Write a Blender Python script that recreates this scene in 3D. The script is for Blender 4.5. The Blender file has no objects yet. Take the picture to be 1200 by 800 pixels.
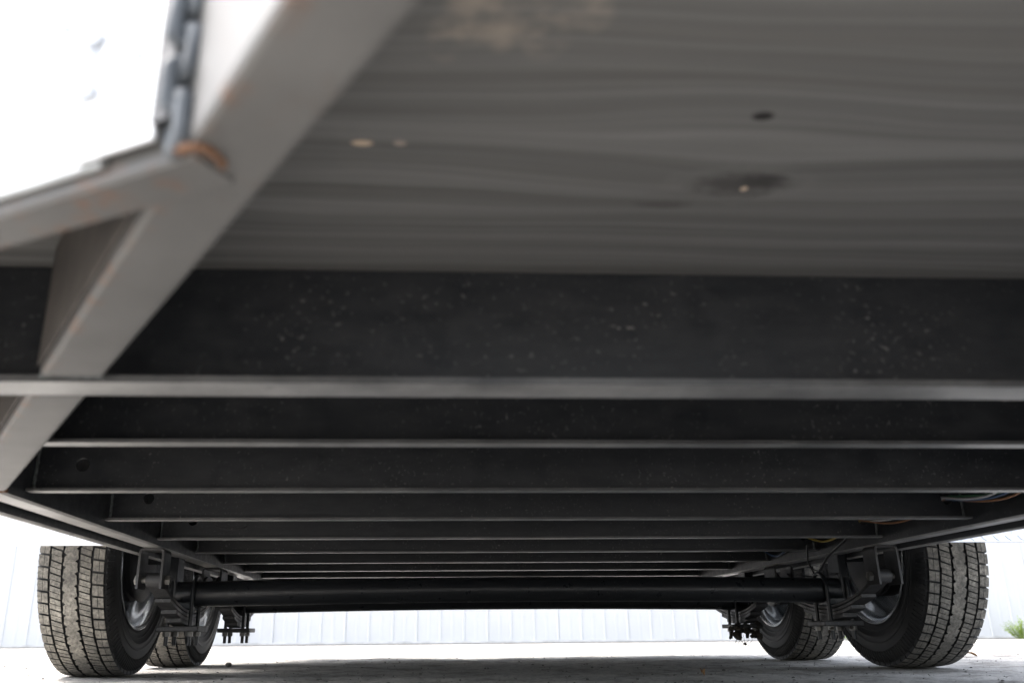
import bpy, bmesh, math, random
from mathutils import Vector, Matrix
random.seed(7)
SC = bpy.context.scene
COL = SC.collection
R = math.radians
PI = math.pi

# ------------------------------------------------------------------ camera
cam_data = bpy.data.cameras.new("camera")
cam = bpy.data.objects.new("camera", cam_data)
COL.objects.link(cam)
yaw, pitch, roll = 0.05298, 0.33104, -0.00906
F = Vector((math.sin(yaw)*math.cos(pitch), math.cos(yaw)*math.cos(pitch), math.sin(pitch)))
R0 = Vector((math.cos(yaw), -math.sin(yaw), 0))
U0 = R0.cross(F)
R2 = R0*math.cos(roll) + U0*math.sin(roll)
U2 = -R0*math.sin(roll) + U0*math.cos(roll)
m = Matrix(((R2.x, U2.x, -F.x, 0), (R2.y, U2.y, -F.y, 0), (R2.z, U2.z, -F.z, 0.104), (0, 0, 0, 1)))
cam.matrix_world = m
cam_data.sensor_width = 36
cam_data.lens = 30
cam_data.shift_x = (600-542.73)/1200
cam_data.clip_start = 0.02
cam_data.clip_end = 500
cam_data.dof.use_dof = True
cam_data.dof.focus_distance = 2.75
cam_data.dof.aperture_fstop = 4.2
SC.camera = cam

# ------------------------------------------------------------------ sky, sun, exposure
SUN_EL, SUN_AZ = R(60), R(-80)          # azimuth measured from +Y towards +X
w = bpy.data.worlds.new("World")
SC.world = w
w.use_nodes = True
wn = w.node_tree
bg = wn.nodes["Background"]
sky = wn.nodes.new("ShaderNodeTexSky")
sky.sky_type = 'NISHITA'
sky.sun_disc = False
sky.sun_elevation = SUN_EL
sky.sun_rotation = SUN_AZ
sky.air_density = 1.0
sky.dust_density = 4.0
sky.ozone_density = 0.6
hs = wn.nodes.new("ShaderNodeHueSaturation")
hs.inputs["Saturation"].default_value = 0.5
wn.links.new(sky.outputs[0], hs.inputs["Color"])
wn.links.new(hs.outputs[0], bg.inputs[0])
bg.inputs[1].default_value = 0.15
sd = bpy.data.lights.new("sun", 'SUN')
sd.energy = 0.6
sd.angle = R(25)
sd.color = (1.0, 0.96, 0.9)
sun = bpy.data.objects.new("sun", sd)
COL.objects.link(sun)
to_sun = Vector((math.sin(SUN_AZ)*math.cos(SUN_EL), math.cos(SUN_AZ)*math.cos(SUN_EL), math.sin(SUN_EL)))
sun.rotation_euler = to_sun.to_track_quat('Z', 'Y').to_euler()
sun.location = to_sun*30
SC.view_settings.view_transform = 'Standard'
SC.view_settings.look = 'None'
SC.view_settings.gamma = 1.0
SC.view_settings.use_curve_mapping = False
SC.view_settings.exposure = 2.32
SC.render.engine = 'CYCLES'
SC.cycles.use_denoising = True
SC.cycles.max_bounces = 10
SC.cycles.diffuse_bounces = 6
SC.cycles.sample_clamp_indirect = 10

# ------------------------------------------------------------------ materials
class NT:
    """short helper round a node tree"""
    def __init__(self, name):
        self.m = bpy.data.materials.new(name)
        self.m.use_nodes = True
        self.t = self.m.node_tree
        self.b = self.t.nodes["Principled BSDF"]
    def n(self, kind, **kw):
        nd = self.t.nodes.new(kind)
        for k, v in kw.items():
            setattr(nd, k, v)
        return nd
    def l(self, a, b):
        self.t.links.new(a, b)
    def pos(self, scale=(1, 1, 1)):
        g = self.n("ShaderNodeNewGeometry")
        mp = self.n("ShaderNodeMapping")
        mp.inputs["Scale"].default_value = scale
        self.l(g.outputs["Position"], mp.inputs[0])
        return mp.outputs[0]
    def obj(self, scale=(1, 1, 1)):
        g = self.n("ShaderNodeTexCoord")
        mp = self.n("ShaderNodeMapping")
        mp.inputs["Scale"].default_value = scale
        self.l(g.outputs["Object"], mp.inputs[0])
        return mp.outputs[0]
    def noise(self, vec, scale, detail=4, rough=0.55):
        nd = self.n("ShaderNodeTexNoise")
        nd.inputs["Scale"].default_value = scale
        nd.inputs["Detail"].default_value = detail
        nd.inputs["Roughness"].default_value = rough
        self.l(vec, nd.inputs["Vector"])
        return nd.outputs["Fac"]
    def ramp(self, fac, a, b, lo=0.0, hi=1.0):
        nd = self.n("ShaderNodeMapRange")
        nd.inputs[1].default_value = a
        nd.inputs[2].default_value = b
        nd.inputs[3].default_value = lo
        nd.inputs[4].default_value = hi
        self.l(fac, nd.inputs[0])
        return nd.outputs[0]
    def mix(self, fac, a, b):
        nd = self.n("ShaderNodeMix", data_type='RGBA')
        if hasattr(fac, "is_linked") or hasattr(fac, "links"):
            self.l(fac, nd.inputs[0])
        else:
            nd.inputs[0].default_value = fac
        for v, i in ((a, 6), (b, 7)):
            if isinstance(v, tuple):
                nd.inputs[i].default_value = (*v, 1)
            else:
                self.l(v, nd.inputs[i])
        return nd.outputs[2]
    def math(self, op, a, b=None, c=None):
        nd = self.n("ShaderNodeMath", operation=op)
        for i, v in enumerate((a, b, c)):
            if v is None:
                continue
            if isinstance(v, (int, float)):
                nd.inputs[i].default_value = v
            else:
                self.l(v, nd.inputs[i])
        return nd.outputs[0]
    def bump(self, h, strength=0.3, dist=0.002):
        nd = self.n("ShaderNodeBump")
        nd.inputs["Strength"].default_value = strength
        nd.inputs["Distance"].default_value = dist
        self.l(h, nd.inputs["Height"])
        self.l(nd.outputs[0], self.b.inputs["Normal"])
    def base(self, v):
        if isinstance(v, tuple):
            self.b.inputs["Base Color"].default_value = (*v, 1)
        else:
            self.l(v, self.b.inputs["Base Color"])
    def rough(self, v):
        if isinstance(v, (int, float)):
            self.b.inputs["Roughness"].default_value = v
        else:
            self.l(v, self.b.inputs["Roughness"])
    def metal(self, v):
        self.b.inputs["Metallic"].default_value = v


def mat_black_paint(name, base=(0.014, 0.016, 0.019), dust=(0.22, 0.21, 0.2), amount=0.5, rough=0.38):
    k = NT(name)
    p = k.pos()
    speck = k.noise(p, 150, 3, 0.6)
    speck = k.ramp(speck, 0.60, 0.70)
    patch = k.noise(p, 7, 5, 0.6)
    patch = k.ramp(patch, 0.38, 0.70)
    s = k.math('MULTIPLY', speck, patch)
    film = k.noise(k.pos((3, 3, 9)), 6, 6, 0.65)
    film = k.ramp(film, 0.35, 0.85, 0.0, 0.09)
    fac = k.math('MULTIPLY', k.math('MAXIMUM', k.math('MULTIPLY', s, 0.75), film), amount*2)
    k.base(k.mix(fac, base, dust))
    k.rough(k.ramp(k.noise(p, 30, 4, 0.6), 0.3, 0.7, rough-0.08, rough+0.14))
    k.bump(k.noise(p, 260, 3, 0.6), 0.12, 0.001)
    return k.m

M = {}
M['black'] = mat_black_paint('black_frame_paint')
M['axle'] = mat_black_paint('black_axle_paint', amount=0.2, rough=0.33)
M['spring'] = mat_black_paint('grey_spring_steel', base=(0.03, 0.03, 0.031), amount=0.5, rough=0.5)

def mat_tongue():
    k = NT('grey_dusty_tongue_paint')
    p = k.pos()
    a = k.ramp(k.noise(p, 5, 5, 0.6), 0.35, 0.7)
    c = k.mix(a, (0.10, 0.098, 0.094), (0.16, 0.157, 0.151))
    r = k.ramp(k.noise(k.pos((1, 1, 1)), 22, 7, 0.75), 0.60, 0.74)
    c = k.mix(k.math('MULTIPLY', r, 0.35), c, (0.11, 0.07, 0.045))
    # rust bleeding in from the outer corner of the beam
    g = k.n("ShaderNodeNewGeometry")
    sx = k.n("ShaderNodeSeparateXYZ")
    k.l(g.outputs["Position"], sx.inputs[0])
    d = k.math('SUBTRACT', sx.outputs[0], k.math('MULTIPLY_ADD', sx.outputs[1], -0.588, 0.105))
    e = k.ramp(d, .004, .016, 1.0, 0.0)
    e = k.math('MULTIPLY', e, k.ramp(sx.outputs[2], .337, .344, 1.0, 0.0))
    e2 = k.ramp(k.noise(k.pos((1, 1, 1)), 38, 6, 0.7), 0.50, 0.64)
    c = k.mix(k.math('MULTIPLY', k.math('MULTIPLY', e, e2), 0.7), c, (0.17, 0.075, 0.032))
    k.base(c)
    k.rough(0.5)
    k.bump(k.noise(p, 120, 4, 0.6), 0.15, 0.001)
    return k.m
M['tongue'] = mat_tongue()
def mat_film(name, lo, hi, chips=0.6):
    k = NT(name)
    p = k.pos()
    a = k.ramp(k.noise(p, 9, 6, 0.65), 0.35, 0.7)
    c = k.mix(a, lo, hi)
    r = k.ramp(k.noise(p, 45, 4, 0.7), 0.60, 0.74)
    c = k.mix(k.math('MULTIPLY', r, chips), c, (0.02, 0.02, 0.021))
    o = k.ramp(k.noise(k.pos((1, 3, 3)), 12, 5, 0.7), 0.64, 0.76)
    c = k.mix(k.math('MULTIPLY', o, 0.55), c, (0.17, 0.08, 0.035))
    k.base(c)
    k.rough(0.36)
    k.bump(k.noise(p, 200, 3, 0.6), 0.12, 0.001)
    return k.m
M['rail'] = mat_film('road_film_on_rail_paint', (0.24, 0.237, 0.23), (0.42, 0.413, 0.40))
M['film_edge'] = mat_film('worn_flange_edge_paint', (0.05, 0.05, 0.051), (0.12, 0.12, 0.118), 0.4)
M['film'] = mat_film('road_film_on_flange_paint', (0.17, 0.17, 0.167), (0.40, 0.396, 0.387), 0.5)


def mat_simple(name, col, rough=0.5, metal=0.0, var=0.25, scale=20, bump=0.0):
    k = NT(name)
    p = k.pos()
    f = k.noise(p, scale, 5, 0.6)
    f = k.ramp(f, 0.3, 0.7)
    lo = tuple(c*(1-var) for c in col)
    hi = tuple(min(1, c*(1+var)) for c in col)
    k.base(k.mix(f, lo, hi))
    k.rough(rough)
    k.metal(metal)
    if bump:
        k.bump(k.noise(p, scale*8, 4, 0.6), bump, 0.002)
    return k.m
M['rust'] = mat_simple('rusty_weld', (0.15, 0.075, 0.04), 0.85, 0, 0.6, 90, 0.4)
M['shade_brown'] = mat_simple('brown_painted_shade', (0.062, 0.054, 0.047), 0.7, 0, 0.35, 25, 0.2)  # brown darkened to stand in for shade on the tongue's outer face
M['weld'] = mat_simple('grey_weld_bead', (0.10, 0.11, 0.11), 0.45, 0.4, 0.5, 150, 0.4)
M['steel'] = mat_simple('dark_chain_steel', (0.085, 0.095, 0.105), 0.6, 0.0, 0.4, 60, 0.1)
M['zinc'] = mat_simple('zinc_bolt_steel', (0.22, 0.215, 0.2), 0.45, 0.7, 0.3, 60, 0.1)
M['rim'] = mat_simple('silver_wheel_paint', (0.82, 0.85, 0.88), 0.2, 0.8, 0.06, 12, 0.03)
M['drum'] = mat_simple('dark_cast_drum', (0.02, 0.02, 0.022), 0.5, 0.2, 0.4, 20, 0.2)
M['white_skin'] = mat_simple('white_aluminium_skin', (0.72, 0.73, 0.74), 0.35, 0, 0.02, 3)
M['front_grey'] = mat_simple('pale_grey_front_skin', (0.40, 0.43, 0.47), 0.4, 0, 0.05, 8)
M['trim'] = mat_simple('grey_trim_metal', (0.33, 0.34, 0.34), 0.4, 0.5, 0.2, 25, 0.1)
M['tread_plate'] = mat_simple('bright_treadplate', (0.80, 0.81, 0.83), 0.35, 0.35, 0.05, 10)
M['mud'] = mat_simple('dried_mud', (0.06, 0.052, 0.042), 0.95, 0, 0.4, 80, 0.6)
M['leaf_green'] = mat_simple('weed_green', (0.27, 0.38, 0.06), 0.6, 0, 0.4, 20)
M['stone'] = mat_simple('grey_stone', (0.13, 0.125, 0.115), 0.9, 0, 0.35, 60, 0.4)
M['dry_leaf'] = mat_simple('dry_leaf_brown', (0.22, 0.12, 0.05), 0.8, 0, 0.3, 60, 0.2)
M['wall_white'] = mat_simple('white_metal_siding', (0.515, 0.522, 0.525), 0.5, 0, 0.03, 2)
M['base_trim'] = mat_simple('pale_base_flashing', (0.5, 0.5, 0.49), 0.5, 0, 0.2, 6)
M['wire_white'] = mat_simple('white_wire_jacket', (0.55, 0.55, 0.55), 0.4, 0, 0.1, 20)
M['wire_blue'] = mat_simple('blue_wire_jacket', (0.06, 0.11, 0.22), 0.4, 0, 0.1, 20)
M['wire_orange'] = mat_simple('orange_wire_jacket', (0.32, 0.15, 0.07), 0.4, 0, 0.1, 20)
M['wire_green'] = mat_simple('green_wire_jacket', (0.05, 0.14, 0.07), 0.4, 0, 0.1, 20)
M['wire_yellow'] = mat_simple('yellow_wire_jacket', (0.38, 0.28, 0.05), 0.4, 0, 0.1, 20)
M['wire_black'] = mat_simple('black_cable_jacket', (0.012, 0.012, 0.013), 0.4, 0, 0.2, 20)

def mat_wood():
    k = NT('dark_stained_plywood')
    g = k.n("ShaderNodeNewGeometry")
    sx = k.n("ShaderNodeSeparateXYZ")
    k.l(g.outputs["Position"], sx.inputs[0])
    X, Y = sx.outputs[0], sx.outputs[1]
    def spot(cx, cy, rx, ry):
        cx, cy = cx*1.028, cy*1.028
        dx = k.math('DIVIDE', k.math('SUBTRACT', X, cx), rx)
        dy = k.math('DIVIDE', k.math('SUBTRACT', Y, cy), ry)
        d2 = k.math('ADD', k.math('MULTIPLY', dx, dx), k.math('MULTIPLY', dy, dy))
        return d2
    def gauss(d2):
        return k.math('POWER', 2.718, k.math('MULTIPLY', d2, -1.0))
    warp = k.noise(k.pos((0.9, 3.0, 1)), 2.0, 2, 0.45)
    v = k.math('ADD', Y, k.math('MULTIPLY', warp, 0.07))
    side = k.math('MULTIPLY', gauss(spot(0.275, 0.60, 0.16, 0.05)), 0.020)
    v = k.math('SUBTRACT', v, side)
    side2 = k.math('MULTIPLY', gauss(spot(0.25, 0.535, 0.12, 0.04)), 0.012)
    v = k.math('ADD', v, side2)
    cmb = k.n("ShaderNodeCombineXYZ")
    k.l(k.math('MULTIPLY', X, 0.22), cmb.inputs[0])
    k.l(k.math('MULTIPLY', v, 16.0), cmb.inputs[1])
    bands = k.noise(cmb.outputs[0], 1.6, 4, 0.55)
    bands = k.ramp(bands, 0.33, 0.68)
    cmb2 = k.n("ShaderNodeCombineXYZ")
    k.l(k.math('MULTIPLY', X, 1.2), cmb2.inputs[0])
    k.l(k.math('MULTIPLY', v, 130.0), cmb2.inputs[1])
    fine = k.noise(cmb2.outputs[0], 1.0, 4, 0.6)
    c = k.mix(bands, (0.145, 0.144, 0.138), (0.235, 0.233, 0.224))
    cmb3 = k.n("ShaderNodeCombineXYZ")
    k.l(k.math('MULTIPLY', X, 0.5), cmb3.inputs[0])
    k.l(k.math('MULTIPLY', v, 48.0), cmb3.inputs[1])
    cmb3.inputs[2].default_value = 3.7
    lines = k.ramp(k.noise(cmb3.outputs[0], 1.0, 3, 0.5), 0.50, 0.68, 0.0, 0.6)
    c = k.mix(lines, c, (0.10, 0.096, 0.088))
    c = k.mix(k.ramp(fine, 0.36, 0.62, 0.0, 0.62), c, (0.095, 0.093, 0.088))
    # knots, a bored hole and chips in the stain
    def dab(c, cx, cy, rx, ry, col, amt=1.0):
        f = k.ramp(spot(cx, cy, rx, ry), 0.4, 1.25, amt, 0.0)
        return k.mix(f, c, col)
    kn = k.ramp(k.noise(k.pos((1, 1.6, 1)), 55, 4, 0.6), 0.3, 0.7, -0.55, 0.55)
    def soft(c, cx, cy, rx, ry, col, amt):
        f = k.ramp(k.math('ADD', spot(cx, cy, rx, ry), kn), 0.15, 1.7, amt, 0.0)
        return k.mix(f, c, col)
    c = soft(c, 0.270, 0.627, 0.058, 0.030, (0.26, 0.255, 0.245), 0.25)
    c = soft(c, 0.270, 0.627, 0.042, 0.019, (0.062, 0.059, 0.056), 0.85)
    c = soft(c, 0.286, 0.620, 0.018, 0.010, (0.04, 0.038, 0.037), 0.7)
    c = soft(c, 0.212, 0.664, 0.024, 0.007, (0.08, 0.076, 0.072), 0.7)
    c = soft(c, 0.25, 0.645, 0.05, 0.006, (0.11, 0.105, 0.10), 0.5)
    c = dab(c, 0.250, 0.527, 0.009, 0.006, (0.018, 0.016, 0.015))
    c = dab(c, 0.275, 0.634, 0.0035, 0.004, (0.62, 0.48, 0.36))
    c = dab(c, -0.046, 0.574, 0.009, 0.0045, (0.58, 0.45, 0.33))
    c = dab(c, -0.017, 0.573, 0.0055, 0.004, (0.42, 0.35, 0.29), 0.8)
    sm_ = k.ramp(k.noise(k.pos((22, 40, 1)), 1.0, 4, 0.6), 0.38, 0.62)
    def smear(c, cx, cy, rx, ry, col, amt):
        f = k.ramp(spot(cx, cy, rx, ry), 0.0, 1.6, amt, 0.0)
        return k.mix(k.math('MULTIPLY', f, sm_), c, col)
    for (a, b, s) in ((0.030, 0.425, 1), (0.05, 0.435, 0.8), (0.078, 0.432, 1.1), (0.014, 0.452, 0.7), (0.105, 0.415, 0.8)):
        c = smear(c, a, b, 0.016*s, 0.03*s, (0.36, 0.31, 0.255), 0.8)
    k.base(c)
    k.rough(0.85)
    k.bump(fine, 0.15, 0.001)
    return k.m
M['wood'] = mat_wood()

def mat_tyre():
    k = NT('black_tyre_rubber')
    p = k.obj()
    d = k.ramp(k.noise(p, 9, 5, 0.6), 0.45, 0.8, 0.0, 0.2)
    k.base(k.mix(d, (0.017, 0.0175, 0.018), (0.085, 0.08, 0.072)))
    k.rough(0.62)
    k.bump(k.noise(p, 160, 3, 0.6), 0.15, 0.001)
    return k.m
M['tyre'] = mat_tyre()

def mat_tread():
    k = NT('dusty_tread_rubber')
    p = k.obj()
    d = k.math('MULTIPLY', k.ramp(k.noise(p, 14, 6, 0.7), 0.32, 0.68, 0.2, 1.0), k.ramp(k.noise(p, 4, 4, 0.6), 0.35, 0.65, 0.55, 1.0))
    f = k.ramp(k.noise(p, 110, 5, 0.75), 0.38, 0.62, 0.25, 1.0)
    k.base(k.mix(k.math('MULTIPLY', d, f), (0.06, 0.057, 0.052), (0.44, 0.408, 0.345)))
    k.rough(0.85)
    k.bump(k.noise(p, 300, 3, 0.7), 0.35, 0.001)
    return k.m
M['tread'] = mat_tread()

def mat_ground():
    k = NT('worn_concrete_ground')
    p = k.pos()
    a = k.ramp(k.noise(p, 1.3, 6, 0.65), 0.32, 0.68)
    c = k.mix(a, (0.34, 0.324, 0.298), (0.56, 0.537, 0.50))
    b = k.ramp(k.noise(p, 14, 7, 0.75), 0.38, 0.62)
    c = k.mix(k.math('MULTIPLY', b, 0.6), c, (0.66, 0.632, 0.59))
    d = k.ramp(k.noise(p, 5, 8, 0.75), 0.48, 0.60)
    c = k.mix(k.math('MULTIPLY', d, 0.65), c, (0.16, 0.146, 0.126))
    d2 = k.ramp(k.noise(p, 28, 5, 0.7), 0.52, 0.62)
    c = k.mix(k.math('MULTIPLY', d2, 0.5), c, (0.14, 0.127, 0.108))
    s = k.ramp(k.noise(p, 75, 4, 0.7), 0.56, 0.68)
    c = k.mix(k.math('MULTIPLY', s, 0.75), c, (0.13, 0.115, 0.095))
    k.base(c)
    k.rough(0.9)
    h = k.math('ADD', k.noise(p, 25, 7, 0.75), k.math('MULTIPLY', k.noise(p, 160, 3, 0.6), 0.3))
    k.bump(h, 0.6, 0.02)
    return k.m
M['ground'] = mat_ground()

# ------------------------------------------------------------------ mesh helpers
def add_box(bm, a, b):
    x0, y0, z0 = a
    x1, y1, z1 = b
    v = [bm.verts.new(p) for p in ((x0, y0, z0), (x1, y0, z0), (x1, y1, z0), (x0, y1, z0),
                                   (x0, y0, z1), (x1, y0, z1), (x1, y1, z1), (x0, y1, z1))]
    for f in ((3, 2, 1, 0), (4, 5, 6, 7), (0, 1, 5, 4), (1, 2, 6, 5), (2, 3, 7, 6), (3, 0, 4, 7)):
        bm.faces.new([v[i] for i in f])

def add_prism(bm, prof, fn, a, b):
    """extrude a closed 2-D profile; fn(u, v, t) gives the 3-D point"""
    A = [bm.verts.new(fn(u, v, a)) for u, v in prof]
    B = [bm.verts.new(fn(u, v, b)) for u, v in prof]
    n = len(prof)
    for i in range(n):
        bm.faces.new((A[i], A[(i+1) % n], B[(i+1) % n], B[i]))
    bm.faces.new(A[::-1])
    bm.faces.new(B)

def add_tube(bm, pts, r, seg=10, cap=True):
    pts = [Vector(p) for p in pts]
    rings = []
    prev = None
    for i, p in enumerate(pts):
        t = (pts[min(i+1, len(pts)-1)] - pts[max(i-1, 0)]).normalized()
        if prev is None:
            ref = Vector((0, 0, 1)) if abs(t.z) < 0.9 else Vector((1, 0, 0))
            u = t.cross(ref).normalized()
        else:
            u = (prev - t*prev.dot(t)).normalized()
        prev = u
        v = t.cross(u)
        rr = r[i] if isinstance(r, (list, tuple)) else r
        rings.append([bm.verts.new(p + (u*math.cos(2*PI*k/seg) + v*math.sin(2*PI*k/seg))*rr) for k in range(seg)])
    for a, b in zip(rings, rings[1:]):
        for k in range(seg):
            bm.faces.new((a[k], a[(k+1) % seg], b[(k+1) % seg], b[k]))
    if cap:
        bm.faces.new(rings[0][::-1])
        bm.faces.new(rings[-1])

def add_lathe(bm, prof, seg=96, closed=True, mat=0):
    """revolve (x, r) profile round the X axis"""
    rings = []
    for k in range(seg):
        a = 2*PI*k/seg
        rings.append([bm.verts.new((x, r*math.cos(a), r*math.sin(a))) for x, r in prof])
    n = len(prof)
    for k in range(seg):
        A, B = rings[k], rings[(k+1) % seg]
        for i in range(n if closed else n-1):
            j = (i+1) % n
            f = bm.faces.new((A[i], B[i], B[j], A[j]))
            f.material_index = mat

def new_obj(name, bm, mats, parent=None, smooth=None, base=(0, 0, 0), bevel=None):
    bmesh.ops.recalc_face_normals(bm, faces=bm.faces)
    me = bpy.data.meshes.new(name)
    bm.to_mesh(me)
    bm.free()
    if any(base):
        me.transform(Matrix.Translation(-Vector(base)))
    for mm in (mats if isinstance(mats, (list, tuple)) else [mats]):
        me.materials.append(mm)
    if smooth is not None:
        me.shade_smooth()
        me.set_sharp_from_angle(angle=R(smooth))
    o = bpy.data.objects.new(name, me)
    COL.objects.link(o)
    if parent:
        o.parent = parent
    if bevel:
        b = o.modifiers.new("bevel", 'BEVEL')
        b.width = bevel
        b.segments = 2
        b.limit_method = 'ANGLE'
    return o

def tag(o, label, cat, group=None, kind=None):
    o['label'] = label
    o['category'] = cat
    if group:
        o['group'] = group
    if kind:
        o['kind'] = kind
    return o

# ------------------------------------------------------------------ ground
def ground_h(x, y):
    return 0.0
bm = bmesh.new()
from mathutils import noise as mnoise
def graded(stops):
    out = []
    for (a, b, st) in stops:
        n = max(1, round((b-a)/st))
        out += [a+(b-a)*i/n for i in range(n)]
    return out + [stops[-1][1]]
xs = graded([(-80, -20, 20), (-20, -6, 2), (-6, -2.4, .2), (-2.4, 3.2, .03), (3.2, 8, .2), (8, 20, 2), (20, 80, 20)])
ys = graded([(-80, -10, 20), (-10, 1.6, 1.2), (1.6, 3.2, .018), (3.2, 5, .03), (5, 8, .08), (8, 12, .25), (12, 80, 8)])
def relief(x, y):
    if y < 1.6 or y > 11 or abs(x) > 8:
        return 0.0
    f = 0
    for (sc, am) in ((1.1, .004), (4.5, .0045), (13, .0045), (32, .0035)):
        f += am*mnoise.noise(Vector((x*sc, y*sc, sc)))
    return max(-.013, min(.0005, f-.0045))
gv = [[bm.verts.new((x, y, relief(x, y))) for x in xs] for y in ys]
for j in range(len(ys)-1):
    for i in range(len(xs)-1):
        bm.faces.new((gv[j][i], gv[j][i+1], gv[j+1][i+1], gv[j+1][i]))
g = new_obj('ground', bm, M['ground'], None, 180)
g['kind'] = 'structure'
g['label'] = 'worn pale concrete yard ground under the trailer'

# loose grit on the ground (nobody could count it)
bm = bmesh.new()
for i in range(2600):
    y = 1.7 + 5.5*random.random()**1.6
    x = random.uniform(-0.75, 1.05)*y*0.85
    s = random.choice((0.001, 0.001, 0.0015, 0.0015, 0.002, 0.0025, 0.0035))*random.uniform(0.7, 1.3)
    mt = Matrix.Translation((x, y, s*0.35 + relief(x, y))) @ Matrix.Rotation(random.random()*6, 4, 'Z') @ Matrix.Diagonal((s*random.uniform(.8, 1.7), s, s*0.7, 1))
    bmesh.ops.create_icosphere(bm, subdivisions=1, radius=1, matrix=mt)
gr = new_obj('grit', bm, M['stone'])
gr['kind'] = 'stuff'
gr['label'] = 'loose grit scattered on the concrete'
gr['category'] = 'grit'

# ------------------------------------------------------------------ trailer: one thing, parts underneath
XA = 0.2984                    # centre line
TB = (XA, 2.76, 0.0)
trailer = bpy.data.objects.new('enclosed_trailer', None)
COL.objects.link(trailer)
trailer.location = TB
tag(trailer, 'enclosed trailer seen from below with black crossmembers, tandem axles and dark wooden floor', 'trailer')

def part(name, bm, mat, smooth=None, parent=None, bevel=None, label=None):
    o = new_obj(name, bm, mat, parent or trailer, smooth, TB, bevel)
    if label:
        o['label'] = label
    return o

def film_low(bm, zmax):
    # the lowest flange wears a film of road dirt on all its faces
    for f in bm.faces:
        f.material_index = 1 if all(v.co.z < zmax for v in f.verts) else 0

def part_empty(name):
    o = bpy.data.objects.new(name, None)
    COL.objects.link(o)
    o.parent = trailer
    return o

Z_FLOOR = 0.472
Y_REAR = 4.56
# --- floor sheets
def poly_sheet(bm, pts, z0, z1):
    A = [bm.verts.new((x, y, z0)) for x, y in pts]
    B = [bm.verts.new((x, y, z1)) for x, y in pts]
    n = len(pts)
    bm.faces.new(A[::-1])
    bm.faces.new(B)
    for i in range(n):
        bm.faces.new((A[i], A[(i+1) % n], B[(i+1) % n], B[i]))
HB = 1.085                     # half width of the body
NX, NY = -0.135, 0.399         # where the slanted nose meets the short front panel
CY = 0.75                     # front corner of the sides
MX = 2*XA - NX
bm = bmesh.new()
poly_sheet(bm, [(XA-HB+.01, CY+.03), (NX, NY+.022), (XA, 0.32), (MX, NY+.022), (XA+HB-.01, CY+.03), (XA+HB-.01, 1.176), (XA-HB+.01, 1.176)], Z_FLOOR, Z_FLOOR+.018)
part('floor_panel', bm, M['wood'])
yy = 1.179
while yy < Y_REAR-0.05:
    y1 = min(yy+1.216, Y_REAR-.02)
    bm = bmesh.new()
    add_box(bm, (XA-HB+.01, yy, Z_FLOOR), (XA+HB-.01, y1, Z_FLOOR+.018))
    part('floor_panel', bm, M['wood'])
    yy = y1+.003

# --- crossmembers: cold formed channels opening towards the tongue
def channel_profile(w, h, t, r):
    """(u, v): u = 0 at the back of the web, flanges reach to -w; v = 0 at the bottom"""
    ri = max(r-t, 0.001)
    pr = [(-w, 0)]
    for i in range(5):
        a = i/4*PI/2
        pr.append((-r + r*math.sin(a), r - r*math.cos(a)))
    for i in range(5):
        a = i/4*PI/2
        pr.append((-r + r*math.cos(a), h - r + r*math.sin(a)))
    pr += [(-w, h), (-w, h-t)]
    for i in range(4):
        a = i/3*PI/2
        pr.append((-t-ri + ri*math.sin(a), h-t-ri + ri*math.cos(a)))
    for i in range(4):
        a = i/3*PI/2
        pr.append((-t-ri + ri*math.cos(a), t+ri - ri*math.sin(a)))
    pr.append((-w, t))
    return pr

def disc_ring(bm, x, y, z, r, depth):
    """a bored hole read as a recessed dark cup with a rolled edge"""
    pass

def angle_profile(w, h, t, r):
    pr = [(-w, 0)] + [(-r + r*math.sin(i/4*PI/2), r - r*math.cos(i/4*PI/2)) for i in range(5)]
    return pr + [(0, h), (-t, h), (-t, t+.002), (-t-.002, t), (-w, t)]

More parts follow.
